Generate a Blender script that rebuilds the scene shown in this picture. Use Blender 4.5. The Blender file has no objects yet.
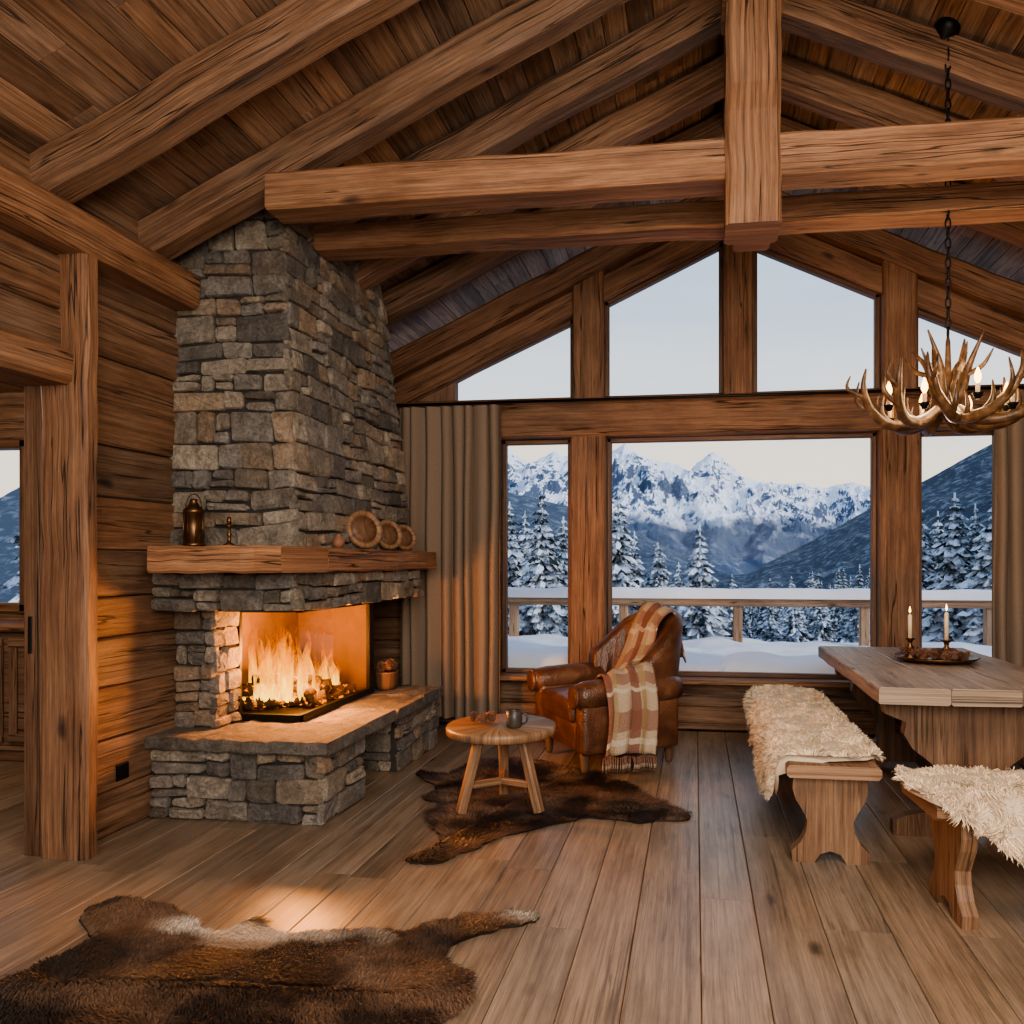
import bpy, bmesh, math, random
from mathutils import Vector, Matrix, noise
from mathutils.geometry import tessellate_polygon
R = random.Random(11)
V = Vector
COL = bpy.context.scene.collection
try: bpy.context.scene.view_settings.look='AgX - Medium High Contrast'
except Exception: pass

# ------------------------------------------------------------------ mesh builder
class MB:
    def __init__(s): s.v=[]; s.f=[]; s.uv=[]; s.col=[]; s.mi=[]; s.sm=[]
    def add(s, verts, faces, uvs=None, tint=(1,1,1), mi=0, smooth=False):
        b=len(s.v); s.v.extend([tuple(p) for p in verts])
        for k,f in enumerate(faces):
            s.f.append([b+i for i in f]); s.mi.append(mi); s.sm.append(smooth)
            n=len(f)
            if uvs is None: s.uv.extend([(0,0)]*n)
            else: s.uv.extend(uvs[k])
            s.col.extend([(tint[0],tint[1],tint[2],1.0)]*n)
    def obj(s, name, mats, parent=None, loc=(0,0,0), rot=(0,0,0), recalc=True):
        me=bpy.data.meshes.new(name); me.from_pydata(s.v,[],s.f)
        uvl=me.uv_layers.new(name='UVMap')
        uvl.data.foreach_set('uv',[c for p in s.uv for c in p])
        ca=me.color_attributes.new('tint','FLOAT_COLOR','CORNER')
        ca.data.foreach_set('color',[c for p in s.col for c in p])
        if not isinstance(mats,(list,tuple)): mats=[mats]
        for m in mats: me.materials.append(m)
        me.polygons.foreach_set('material_index',s.mi)
        me.polygons.foreach_set('use_smooth',s.sm)
        if recalc:
            bm=bmesh.new(); bm.from_mesh(me)
            bmesh.ops.recalc_face_normals(bm,faces=bm.faces); bm.to_mesh(me); bm.free()
        me.update()
        o=bpy.data.objects.new(name,me); COL.objects.link(o)
        o.location=loc; o.rotation_euler=rot
        if parent: o.parent=parent
        return o

def root(name, loc=(0,0,0), rotz=0):
    e=bpy.data.objects.new(name,None); COL.objects.link(e); e.empty_display_size=.1
    e.location=loc; e.rotation_euler=(0,0,rotz); return e

def rt(lo=.8,hi=1.15,hue=.06):
    b=R.uniform(lo,hi); h=R.uniform(-hue,hue)
    return (b*(1+h),b,b*(1-h))

def beam(mb,p0,p1,w,h,up=(0,0,1),bev=.012,jit=0.0,segs=1,tint=None,mi=0):
    p0=V(p0);p1=V(p1);a=(p1-p0);L=a.length;a.normalize()
    s=a.cross(V(up)).normalized(); u=s.cross(a).normalized()
    b=min(bev,w*.4,h*.4); W=w/2;H=h/2
    cs=[(-W+b,-H),(W-b,-H),(W,-H+b),(W,H-b),(W-b,H),(-W+b,H),(-W,H-b),(-W,-H+b)]
    per=[0]
    for i in range(8):
        q=cs[(i+1)%8];p=cs[i];per.append(per[-1]+math.hypot(q[0]-p[0],q[1]-p[1]))
    vs=[]
    for k in range(segs+1):
        t=k/segs; c=p0+a*(L*t)
        jx=R.uniform(-jit,jit) if 0<k<segs else 0; jy=R.uniform(-jit,jit) if 0<k<segs else 0
        for (x,y) in cs:
            vs.append(c+s*(x+jx+R.uniform(-jit,jit)*.6)+u*(y+jy+R.uniform(-jit,jit)*.6))
    ou=R.uniform(0,60);ov=R.uniform(0,60)
    fs=[];uv=[]
    for k in range(segs):
        for i in range(8):
            j=(i+1)%8
            fs.append((k*8+i,k*8+j,(k+1)*8+j,(k+1)*8+i))
            u0=ou+L*k/segs;u1=ou+L*(k+1)/segs
            uv.append([(u0,ov+per[i]),(u0,ov+per[i+1]),(u1,ov+per[i+1]),(u1,ov+per[i])])
    fs.append(tuple(range(7,-1,-1)));uv.append([(ou+cs[i][0]*.3,ov+cs[i][1]) for i in range(7,-1,-1)])
    n=segs*8
    fs.append(tuple(n+i for i in range(8)));uv.append([(ou+cs[i][0]*.3,ov+cs[i][1]) for i in range(8)])
    mb.add(vs,fs,uv,tint or rt(),mi)

def box(mb,x0,x1,y0,y1,z0,z1,axis='x',**k):
    cx,cy,cz=(x0+x1)/2,(y0+y1)/2,(z0+z1)/2
    if axis=='x': beam(mb,(x0,cy,cz),(x1,cy,cz),y1-y0,z1-z0,**k)
    elif axis=='y': beam(mb,(cx,y0,cz),(cx,y1,cz),x1-x0,z1-z0,**k)
    else: beam(mb,(cx,cy,z0),(cx,cy,z1),x1-x0,y1-y0,up=(0,1,0),**k)

def catmull(pts,n=6,closed=False):
    P=[V(p) for p in pts];out=[];m=len(P)
    rng=range(m) if closed else range(m-1)
    for i in rng:
        if closed: a,b,c,d=P[i-1],P[i],P[(i+1)%m],P[(i+2)%m]
        else: a=P[max(i-1,0)];b=P[i];c=P[i+1];d=P[min(i+2,m-1)]
        for k in range(n):
            t=k/n
            out.append(.5*((2*b)+(c-a)*t+(2*a-5*b+4*c-d)*t*t+(3*b-a-3*c+d)*t**3))
    if not closed: out.append(P[-1].copy())
    return out

def tube(mb,pts,radii,n=8,tint=(1,1,1),mi=0,closed=False,flat=1.0):
    P=[V(p) for p in pts];m=len(P)
    if not hasattr(radii,'__len__'): radii=[radii]*m
    if len(radii)!=m:
        r=radii;radii=[]
        for i in range(m):
            t=i/(m-1)*(len(r)-1);k=min(int(t),len(r)-2);radii.append(r[k]+(r[k+1]-r[k])*(t-k))
    vs=[];fs=[];uv=[]
    prev=None;acc=0;us=[]
    for i in range(m):
        if closed: d=(P[(i+1)%m]-P[i-1]).normalized()
        else: d=(P[min(i+1,m-1)]-P[max(i-1,0)]).normalized()
        if prev is None: x=d.orthogonal().normalized()
        else: x=(prev-d*prev.dot(d)).normalized()
        prev=x;y=d.cross(x)
        for k in range(n):
            a=2*math.pi*k/n;vs.append(P[i]+(x*math.cos(a)+y*math.sin(a)*flat)*radii[i])
        if i: acc+=(P[i]-P[i-1]).length
        us.append(acc)
    for i in range(m if closed else m-1):
        j=(i+1)%m
        for k in range(n):
            l=(k+1)%n
            fs.append((i*n+k,i*n+l,j*n+l,j*n+k))
            uv.append([(us[i],k/n*.2),(us[i],(k+1)/n*.2),(us[j],(k+1)/n*.2),(us[j],k/n*.2)])
    if not closed:
        fs.append(tuple(range(n-1,-1,-1)));uv.append([(0,0)]*n)
        fs.append(tuple((m-1)*n+k for k in range(n)));uv.append([(0,0)]*n)
    mb.add(vs,fs,uv,tint,mi,True)

def lathe(mb,prof,c=(0,0,0),n=24,tint=(1,1,1),mi=0,smooth=True,axis=None):
    c=V(c);vs=[];fs=[];uv=[];m=len(prof)
    M=Matrix.Identity(3)
    if axis is not None: M=V((0,0,1)).rotation_difference(V(axis)).to_matrix()
    for (r,z) in prof:
        for k in range(n):
            a=2*math.pi*k/n;vs.append(c+M@V((r*math.cos(a),r*math.sin(a),z)))
    for i in range(m-1):
        for k in range(n):
            l=(k+1)%n;fs.append((i*n+k,i*n+l,(i+1)*n+l,(i+1)*n+k))
            uv.append([(prof[i][1],k/n),(prof[i][1],(k+1)/n),(prof[i+1][1],(k+1)/n),(prof[i+1][1],k/n)])
    fs.append(tuple(range(n-1,-1,-1)));uv.append([(vs[i][0]-c[0],vs[i][1]-c[1]) for i in range(n-1,-1,-1)])
    fs.append(tuple((m-1)*n+k for k in range(n)));uv.append([(vs[(m-1)*n+k][0]-c[0],vs[(m-1)*n+k][1]-c[1]) for k in range(n)])
    mb.add(vs,fs,uv,tint,mi,smooth)

def extrude_profile(mb,pts,t,fn,tint=None,mi=0):
    n=len(pts)
    vs=[fn(a,b,-t/2) for a,b in pts]+[fn(a,b,t/2) for a,b in pts]
    o=R.uniform(0,50);fs=[];uv=[]
    tr=tessellate_polygon([[V((a,b,0)) for a,b in pts]])
    for x in tr:
        fs.append(tuple(x));uv.append([(pts[i][1]+o,pts[i][0]+o) for i in x])
        fs.append(tuple(n+i for i in reversed(x)));uv.append([(pts[i][1]+o,pts[i][0]+o) for i in reversed(x)])
    for i in range(n):
        j=(i+1)%n;fs.append((i,j,n+j,n+i))
        uv.append([(pts[i][1]+o,o),(pts[j][1]+o,o),(pts[j][1]+o,o+t),(pts[i][1]+o,o+t)])
    mb.add(vs,fs,uv,tint or rt(),mi)

def softbox(name,size,loc,rad,mat,parent,puff=0.0,rot=(0,0,0)):
    bm=bmesh.new();bmesh.ops.create_cube(bm,size=1)
    for v in bm.verts: v.co=V((v.co.x*size[0],v.co.y*size[1],v.co.z*size[2]))
    bmesh.ops.bevel(bm,geom=bm.edges[:],offset=rad,segments=4,profile=.6,affect='EDGES')
    if puff:
        bmesh.ops.subdivide_edges(bm,edges=[e for e in bm.edges if e.calc_length()>rad*1.5],cuts=5,use_grid_fill=True)
        for v in bm.verts:
            a=2*v.co.x/size[0];b=2*v.co.y/size[1];c=2*v.co.z/size[2]
            k=max(0,(1-a*a))*max(0,(1-b*b))
            v.co.z+=puff*k*(1 if c>0 else -.3)
    me=bpy.data.meshes.new(name);bm.to_mesh(me);bm.free();me.materials.append(mat)
    for p in me.polygons:p.use_smooth=True
    o=bpy.data.objects.new(name,me);COL.objects.link(o);o.location=loc;o.rotation_euler=rot;o.parent=parent
    return o

# ------------------------------------------------------------------ materials
class NT:
    def __init__(s,name):
        s.m=bpy.data.materials.new(name);s.m.use_nodes=True;s.t=s.m.node_tree;s.t.nodes.clear()
        s.out=s.n('ShaderNodeOutputMaterial')
    def n(s,ty,**k):
        x=s.t.nodes.new(ty)
        for a,b in k.items(): setattr(x,a,b)
        return x
    def l(s,a,b): s.t.links.new(a,b)
    def math(s,op,a,b=None,clamp=False):
        x=s.n('ShaderNodeMath',operation=op,use_clamp=clamp)
        for i,q in enumerate((a,b)):
            if q is None: continue
            if isinstance(q,(int,float)): x.inputs[i].default_value=q
            else: s.l(q,x.inputs[i])
        return x.outputs[0]
    def ramp(s,fac,stops):
        x=s.n('ShaderNodeValToRGB');e=x.color_ramp.elements
        while len(e)<len(stops): e.new(.5)
        for i,(p,c) in enumerate(stops):
            e[i].position=p;e[i].color=(c[0],c[1],c[2],1) if hasattr(c,'__len__') else (c,c,c,1)
        s.l(fac,x.inputs[0]);return x.outputs[0]
    def mix(s,f,a,b,mode='MIX'):
        x=s.n('ShaderNodeMix',data_type='RGBA',blend_type=mode)
        for i,q in ((0,f),(6,a),(7,b)):
            if isinstance(q,(int,float)): x.inputs[i].default_value=q
            elif isinstance(q,tuple): x.inputs[i].default_value=(q[0],q[1],q[2],1)
            else: s.l(q,x.inputs[i])
        return x.outputs[2]
    def noise(s,vec,scale,detail=4,rough=.55,dist=0):
        x=s.n('ShaderNodeTexNoise');x.inputs['Scale'].default_value=scale;x.inputs['Detail'].default_value=detail
        x.inputs['Roughness'].default_value=rough;x.inputs['Distortion'].default_value=dist
        if vec is not None: s.l(vec,x.inputs['Vector'])
        return x.outputs[0]
    def map(s,vec,scale):
        x=s.n('ShaderNodeMapping');x.inputs['Scale'].default_value=scale;s.l(vec,x.inputs[0]);return x.outputs[0]
    def tint(s): return s.n('ShaderNodeAttribute',attribute_name='tint').outputs['Color']
    def bsdf(s,color=None,rough=.6,metal=0,height=None,bump=.3,dist=.01,**k):
        b=s.n('ShaderNodeBsdfPrincipled')
        if color is not None:
            if isinstance(color,tuple): b.inputs['Base Color'].default_value=(*color,1)
            else: s.l(color,b.inputs['Base Color'])
        if isinstance(rough,(int,float)): b.inputs['Roughness'].default_value=rough
        else: s.l(rough,b.inputs['Roughness'])
        b.inputs['Metallic'].default_value=metal
        for a,v in k.items(): b.inputs[a.replace('_',' ')].default_value=v
        if height is not None:
            bp=s.n('ShaderNodeBump');bp.inputs['Strength'].default_value=bump;bp.inputs['Distance'].default_value=dist
            s.l(height,bp.inputs['Height']);s.l(bp.outputs[0],b.inputs['Normal'])
        s.l(b.outputs[0],s.out.inputs[0]);return b

def wood(name,dark,mid,light,rough=.6,crack=1.0,bump=.5,gray=None,fine=.40,streak=.28,gk=.6):
    t=NT(name);uv=t.n('ShaderNodeTexCoord').outputs['UV']
    a=t.noise(t.map(uv,(.7,15,1)),1.5,8,.62,.2)
    c=t.ramp(a,[(.3,dark),(.5,mid),(.7,light)])
    g=t.noise(t.map(uv,(.9,3.0,1)),1.9,5,.65)
    if gray: c=t.mix(t.ramp(g,[(.42,0),(.68,gk)]),c,gray)
    f=t.noise(t.map(uv,(5,150,1)),1.0,4,.7)
    c=t.mix(1.0,c,t.ramp(f,[(.32,1-fine),(.62,1.14)]),'MULTIPLY')
    w=t.noise(t.map(uv,(.5,44,1)),1.3,4,.6,.15)
    c=t.mix(1.0,c,t.ramp(w,[(.36,1-streak),(.54,1.05)]),'MULTIPLY')
    c=t.mix(1.0,c,t.ramp(g,[(.3,.68),(.55,1.08)]),'MULTIPLY')
    vo=t.n('ShaderNodeTexVoronoi');vo.inputs['Scale'].default_value=1.0
    wp=t.n('ShaderNodeTexNoise');wp.inputs['Scale'].default_value=9
    t.l(uv,wp.inputs['Vector'])
    ad=t.n('ShaderNodeVectorMath',operation='MULTIPLY_ADD');t.l(wp.outputs['Color'],ad.inputs[0]);ad.inputs[1].default_value=(.10,.10,0);t.l(t.map(uv,(1.5,3.6,1)),ad.inputs[2])
    t.l(ad.outputs[0],vo.inputs['Vector'])
    kn=t.ramp(vo.outputs['Distance'],[(.025,.22),(.055,.45),(.11,1)])
    c=t.mix(1.0,c,kn,'MULTIPLY')
    def cracks(sc,th,lo,hi,mscale):
        ck=t.noise(t.map(uv,sc),1.1,3,.5,.1)
        d=t.math('ABSOLUTE',t.math('SUBTRACT',ck,.5))
        ms=t.noise(t.map(uv,mscale),1.3,2)
        return t.math('MAXIMUM',t.ramp(d,[(th*.2,0),(th,1)]),t.ramp(ms,[(lo,1),(hi,1-crack)]))
    cm=t.math('MULTIPLY',cracks((.35,17,1),.011,.49,.53,(.8,3,1)),cracks((.14,5.5,1),.0038,.44,.48,(.5,2.2,1)))
    c=t.mix(1.0,c,t.ramp(cm,[(0,.10),(1,1)]),'MULTIPLY')
    c=t.mix(1.0,c,t.tint(),'MULTIPLY')
    h=t.math('ADD',t.math('MULTIPLY',f,.4),t.math('ADD',t.math('MULTIPLY',w,.6),cm))
    t.bsdf(c,rough,height=h,bump=bump,dist=.009)
    return t.m

M_beam=wood('beam_wood',(.115,.054,.027),(.210,.105,.054),(.30,.165,.092),.62,bump=.8,gray=(.21,.135,.088),gk=.5)
M_wall=wood('wall_wood',(.115,.056,.030),(.215,.113,.062),(.30,.178,.106),.62,crack=.8,bump=.7,gray=(.21,.142,.098),gk=.55)
M_ceil=wood('ceiling_wood',(.15,.078,.044),(.275,.155,.092),(.38,.24,.155),.7,crack=.6,gray=(.31,.21,.14),gk=.6)
M_floor=wood('floor_oak',(.18,.122,.08),(.265,.19,.13),(.33,.245,.175),.33,crack=.35,bump=.2,fine=.28,streak=.2,gray=(.26,.20,.148),gk=.5)
M_table=wood('table_oak',(.18,.12,.08),(.29,.205,.14),(.40,.30,.215),.5,crack=.8,gray=(.30,.235,.18),gk=.6)
M_bench=wood('bench_oak',(.13,.070,.038),(.23,.13,.074),(.32,.195,.115),.5,crack=.6,gray=(.22,.15,.098),gk=.4)
M_side=wood('side_table_wood',(.17,.09,.047),(.28,.162,.09),(.37,.23,.135),.45,crack=.3)
M_frame=wood('frame_wood',(.09,.045,.024),(.17,.09,.05),(.24,.14,.08),.5,crack=.3,bump=.3)
M_deck=wood('deck_wood',(.22,.14,.09),(.34,.23,.15),(.43,.31,.21),.7)

def simple(name,col,rough=.5,metal=0,nscale=0,var=.3,bump=0,tint=False,**k):
    t=NT(name)
    if nscale:
        n=t.noise(t.n('ShaderNodeTexCoord').outputs['Object'],nscale,5)
        c=t.mix(1.0,col,t.ramp(n,[(.3,1-var),(.7,1+var*.5)]),'MULTIPLY')
        if tint: c=t.mix(1.0,c,t.tint(),'MULTIPLY')
        t.bsdf(c,rough,metal,height=n if bump else None,bump=bump,**k)
    else:
        c=col
        if tint: c=t.mix(1.0,col,t.tint(),'MULTIPLY')
        t.bsdf(c,rough,metal,**k)
    return t.m

def stone_mat(name='rubble_stone',k=1.0):
    t=NT(name);o=t.n('ShaderNodeTexCoord').outputs['Object']
    a=t.noise(o,11,9,.7,.5);b=t.noise(o,55,6,.75);c2=t.noise(o,3.5,3)
    c=t.ramp(a,[(.3,(.125*k,.112*k,.097*k)),(.5,(.28*k,.252*k,.22*k)),(.7,(.44*k,.405*k,.36*k))])
    c=t.mix(t.ramp(c2,[(.5,0),(.7,.35)]),c,(.33*k,.25*k,.175*k))
    c=t.mix(1.0,c,t.ramp(b,[(.3,.5),(.7,1.3)]),'MULTIPLY')
    c=t.mix(1.0,c,t.tint(),'MULTIPLY')
    h=t.math('ADD',a,t.math('MULTIPLY',b,.6))
    t.bsdf(c,.85,height=h,bump=1.0,dist=.035);return t.m
M_stone=stone_mat()
M_slab=stone_mat('hearth_slab_stone',.62)
M_mortar=simple('mortar',(.04,.035,.031),.95,nscale=30,bump=.5)
M_black=simple('black_iron',(.012,.012,.012),.45,.6)
M_brick=simple('firebrick',(.12,.07,.04),.9,nscale=8,bump=.4)
M_brass=simple('aged_brass',(.18,.10,.05),.38,.9,nscale=20,var=.5)
M_wax=simple('candle_wax',(.70,.58,.40),.5,Subsurface_Weight=.3)
M_ceramic=simple('mug_ceramic',(.06,.052,.045),.4,nscale=15)
M_terra=simple('terracotta',(.26,.12,.07),.6,nscale=15)
M_cone=simple('pinecone',(.16,.075,.045),.7,nscale=60,var=.6,tint=True)
M_snow=simple('snow',(.74,.79,.88),.6,nscale=3,var=.06,bump=.2)
M_hide=simple('hide_fur',(1,1,1),.55,tint=True)
M_wool=simple('sheep_wool',(.70,.59,.46),.85,tint=True)

def leather():
    t=NT('brown_leather');o=t.n('ShaderNodeTexCoord').outputs['Object']
    a=t.noise(o,5,5,.6,.5)
    c=t.ramp(a,[(.3,(.050,.020,.011)),(.55,(.120,.050,.026)),(.75,(.22,.11,.06))])
    v=t.n('ShaderNodeTexVoronoi');v.inputs['Scale'].default_value=90;t.l(o,v.inputs['Vector'])
    h=t.math('ADD',v.outputs['Distance'],t.math('MULTIPLY',a,2.5))
    t.bsdf(c,.32,height=h,bump=.3,dist=.008);return t.m
M_leather=leather()

def curtain_mat():
    t=NT('curtain_linen');uv=t.n('ShaderNodeTexCoord').outputs['UV']
    f=t.noise(t.map(uv,(200,200,1)),1,2)
    c=t.mix(f,(.17,.125,.092),(.30,.228,.172))
    t.bsdf(c,.9,height=f,bump=.2);return t.m
M_curtain=curtain_mat()

def plaid():
    t=NT('plaid_wool');uv=t.n('ShaderNodeTexCoord').outputs['UV']
    s=t.n('ShaderNodeSeparateXYZ');t.l(uv,s.inputs[0])
    c=(.46,.36,.26)
    def stripe(ax,per,ph,w):
        x=t.math('FRACT',t.math('ADD',t.math('MULTIPLY',s.outputs[ax],per),ph))
        return t.math('LESS_THAN',x,w)
    a=t.mix(t.math('MULTIPLY',stripe(1,4.4,.1,.40),.8),c,(.19,.06,.04))
    a=t.mix(t.math('MULTIPLY',stripe(0,3.6,.3,.36),.65),a,(.22,.085,.055))
    a=t.mix(t.math('MULTIPLY',stripe(1,4.4,.66,.16),.8),a,(.36,.25,.12))
    a=t.mix(t.math('MULTIPLY',stripe(0,3.6,.82,.1),.8),a,(.56,.48,.37))
    f=t.noise(t.map(uv,(180,180,1)),1,2)
    a=t.mix(1.0,a,t.ramp(f,[(.3,.6),(.7,1.25)]),'MULTIPLY')
    t.bsdf(a,.95,height=f,bump=.5);return t.m
M_plaid=plaid()

def glass_mat(name,f=1.0):
    t=NT(name);tr=t.n('ShaderNodeBsdfTransparent');gl=t.n('ShaderNodeBsdfGlossy');gl.inputs['Roughness'].default_value=.02
    fr=t.n('ShaderNodeFresnel');fr.inputs[0].default_value=1.25
    mx=t.n('ShaderNodeMixShader');t.l(t.math('MULTIPLY',fr.outputs[0],f),mx.inputs[0]);t.l(tr.outputs[0],mx.inputs[1]);t.l(gl.outputs[0],mx.inputs[2])
    t.l(mx.outputs[0],t.out.inputs[0]);return t.m
M_glass=glass_mat('window_glass',.15)
M_fglass=glass_mat('stove_glass',1.2)

def emit(name,col,st):
    t=NT(name);e=t.n('ShaderNodeEmission');e.inputs[0].default_value=(*col,1);e.inputs[1].default_value=st
    t.l(e.outputs[0],t.out.inputs[0]);return t.m
M_bulb=emit('bulb_glow',(1,.52,.14),9)

def flame_mat():
    t=NT('flame');tc=t.n('ShaderNodeTexCoord');s=t.n('ShaderNodeSeparateXYZ');t.l(tc.outputs['UV'],s.inputs[0])
    n=t.noise(t.map(tc.outputs['Object'],(22,22,7)),1,5,.65,1.5)
    x=t.math('ADD',s.outputs[0],t.math('MULTIPLY',t.math('SUBTRACT',n,.5),1.5))
    c=t.ramp(x,[(.0,(1,.56,.09)),(.35,(1,.35,.03)),(.8,(1,.16,.006))])
    al=t.ramp(x,[(.0,.50),(.45,.30),(.85,0)])
    e=t.n('ShaderNodeEmission');t.l(c,e.inputs[0])
    t.l(t.math('MULTIPLY',t.ramp(x,[(0,1),(.9,.35)]),3.2),e.inputs[1])
    tr=t.n('ShaderNodeBsdfTransparent');mx=t.n('ShaderNodeMixShader')
    t.l(al,mx.inputs[0]);t.l(tr.outputs[0],mx.inputs[1]);t.l(e.outputs[0],mx.inputs[2]);t.l(mx.outputs[0],t.out.inputs[0])
    return t.m
M_flame=flame_mat()
def ember():
    t=NT('burning_log');o=t.n('ShaderNodeTexCoord').outputs['Object'];n=t.noise(o,26,5,.7,.5)
    b=t.bsdf((.03,.017,.010),.9,height=n,bump=.8,dist=.02)
    t.l(t.ramp(n,[(.56,(0,0,0)),(.68,(1,.26,.02))]),b.inputs['Emission Color']);b.inputs['Emission Strength'].default_value=3
    return t.m
M_ember=ember()
def antler_mat():
    t=NT('antler');o=t.n('ShaderNodeTexCoord').outputs['Object'];n=t.noise(o,22,4)
    c=t.ramp(n,[(.3,(.045,.022,.010)),(.55,(.125,.066,.030)),(.8,(.28,.165,.08))])
    t.bsdf(c,.38,height=n,bump=.4);return t.m
M_antler=antler_mat()

# ------------------------------------------------------------------ room constants
XL=-2.85; XR=3.50; RX=.31; YB=6.5; SL=.465
def zu(x): return 2.97+(min(x,2*RX-x)+2.75)*SL
def zp(x): return zu(x)+.225

mb=MB();x=-6.6
while x<XR+.1:
    w=R.choice([.16,.19,.21,.24]);y=-1.2+R.uniform(-1,0)
    while y<6.45:
        L=R.uniform(1.6,3.4);y1=min(y+L,6.45)
        if y1>-1.1: box(mb,x+.0012,x+w-.0012,max(y,-1.2)+.001,y1-.001,-.03,0,'y',bev=.003,tint=rt(.80,1.13,.05))
        y=y1
    x+=w
mb.obj('floor',M_floor)
mb=MB();box(mb,-6.7,XR+.2,-1.3,6.7,-.25,-.032,'x');mb.obj('floor_subbase',M_mortar)

mb=MB()
def boards(mb,x0,x1,y0,y1,z0,z1,axis,lo=.19,hi=.27,pro=.007):
    z=z0
    while z<z1-.01:
        h=R.uniform(lo,hi);h=min(h,z1-z)
        if z1-(z+h)<.07:h=z1-z
        p=R.uniform(-pro,pro)
        if axis=='y': box(mb,x0,x1+p,y0,y1,z+.002,z+h-.002,'y',bev=.010,jit=.0028,segs=10,tint=rt(.68,1.22,.07))
        else: box(mb,x0,x1,y0+p,y1,z+.002,z+h-.002,'x',bev=.010,jit=.0028,segs=10,tint=rt(.68,1.22,.07))
        z+=h
boards(mb,XL-.12,XL,3.34,YB,0,3.12,'y')
boards(mb,XL-.05,XL,1.9,3.26,2.29,3.12,'y')
boards(mb,XL-.12,XL,-1.2,1.9,0,3.12,'y')
mb.obj('wall_left',M_wall)
mb=MB()
box(mb,XL-.14,-2.70,-1.2,4.06,2.74,2.935,'y',bev=.03,jit=.007,segs=18,tint=(1.35,1.3,1.25));mb.obj('trim_wall_plate',M_beam)
mb=MB();box(mb,-2.96,-2.72,3.25,3.345,0,2.76,'z',bev=.02,jit=.005,segs=14,tint=(1.15,1.08,1.02))
mb.obj('trim_post',M_beam)
d=root('door_1')
mb=MB();box(mb,-3.06,-2.962,3.275,3.345,0,2.16,'z',bev=.008,tint=(.85,.8,.75))
box(mb,XL-.14,-2.74,1.80,1.92,0,2.15,'z',bev=.01)
box(mb,-2.98,-2.78,1.8,3.25,2.15,2.31,'y',bev=.02,jit=.005,segs=8,tint=(1.35,1.3,1.25))
mb.obj('door_frame',M_beam,d)
mb=MB();box(mb,-3.03,-3.01,3.268,3.276,.93,1.10,'z',bev=.002);mb.obj('door_strike_plate',M_black,d)
mb=MB();box(mb,XL-.01,XL+.015,3.60,3.68,.26,.34,'y',bev=.004);mb.obj('wall_socket',M_black)

mb=MB();boards(mb,XR,XR+.12,-1.2,YB,0,3.12,'y');mb.obj('wall_right',M_wall)

mb=MB()
def bb(x0,x1,z0,z1,lo=.19,hi=.27): boards(mb,x0,x1,6.48,6.64,z0,z1,'x',lo,hi)
bb(XL-.1,-1.60,0,2.36);bb(2.30,XR+.1,0,2.36)
bb(-1.60,2.30,0,.385,.17,.21)
for xa,xb in ((XL-.1,-2.0),(2*RX+2.0,XR+.1)):
    extrude_profile(mb,[(xa,2.6),(xb,2.6),(xb,zu(xb)+.05),(xa,zu(xa)+.1)],.1,lambda a,b,c:V((a,6.56+c,b)))
mb.obj('wall_back',M_wall)
mb=MB()
box(mb,XL-.1,XR+.1,6.36,6.62,2.36,2.67,'x',bev=.015,jit=.004,segs=16,tint=(1,.95,.9));mb.obj('trim_header',M_beam)
mb=MB();box(mb,-1.62,2.32,6.34,6.64,.385,.43,'x',bev=.008,tint=(1.15,1.1,1.05));mb.obj('trim_window_sill',M_beam)
for i,(a,b) in enumerate(((-1.0,-.71),(1.40,1.70))):
    mb=MB();box(mb,a,b,6.38,6.62,.43,2.37,'z',bev=.015,jit=.003,segs=8,tint=(1.05,1,.95));mb.obj('trim_post',M_beam)
    mb=MB();c=(a+b)/2;box(mb,c-.125,c+.125,6.38,6.62,2.66,zu(c)-.1,'z',bev=.015,jit=.003,segs=5,tint=(1.05,1,.95));mb.obj('trim_post',M_beam)
mb=MB();box(mb,.34-.115,.34+.115,6.38,6.62,2.66,zu(RX)-.1,'z',bev=.015,tint=(1,.95,.9));mb.obj('trim_post',M_beam)
def slope(mb,y0,y1,off,h,tint=None,x0=-2.95,seg=16,jit=.005):
    c=math.sqrt(1+SL*SL);n=h/2*c
    for s in (0,1):
        a=x0;b=RX
        xa=a if s==0 else 2*RX-a
        upv=V((-SL,0,1)) if s==0 else V((SL,0,1))
        beam(mb,(xa,(y0+y1)/2,zu(a)+off+n),(b,(y0+y1)/2,zu(b)+off+n),y1-y0,h,up=upv,bev=.02,jit=jit,segs=seg,tint=tint or rt(.95,1.2,.05))
mb=MB();slope(mb,6.34,6.60,-.22,.20,(1,.94,.9));slope(mb,6.44,6.64,-.44,.20,(1.1,1.04,1));mb.obj('trim_gable_beam',M_beam)

def window(name,poly,parent=None):
    r=root(name)
    mb=MB();mb.add([(a,6.53,b) for a,b in poly],[tuple(range(len(poly)))]);mb.obj('glass_pane',M_glass,r)
    mb=MB();n=len(poly);cx=sum(p[0] for p in poly)/n;cz=sum(p[1] for p in poly)/n
    for i in range(n):
        a=V((poly[i][0],6.53,poly[i][1]));b=V((poly[(i+1)%n][0],6.53,poly[(i+1)%n][1]))
        dd=(b-a).normalized();nn=V((-dd.z,0,dd.x))
        if nn.dot(V((cx,6.53,cz))-a)<0:nn=-nn
        beam(mb,a+nn*.018,b+nn*.018,.07,.036,up=nn,bev=.005,tint=(.8,.72,.66))
    mb.obj('sash_frame',M_frame,r)
window('window_1',[(-1.59,.43),(-1.0,.43),(-1.0,2.36),(-1.59,2.36)])
window('window_2',[(-.71,.43),(1.40,.43),(1.40,2.36),(-.71,2.36)])
window('window_3',[(1.70,.43),(2.30,.43),(2.30,2.36),(1.70,2.36)])
g=lambda x:zu(x)-.44
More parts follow.
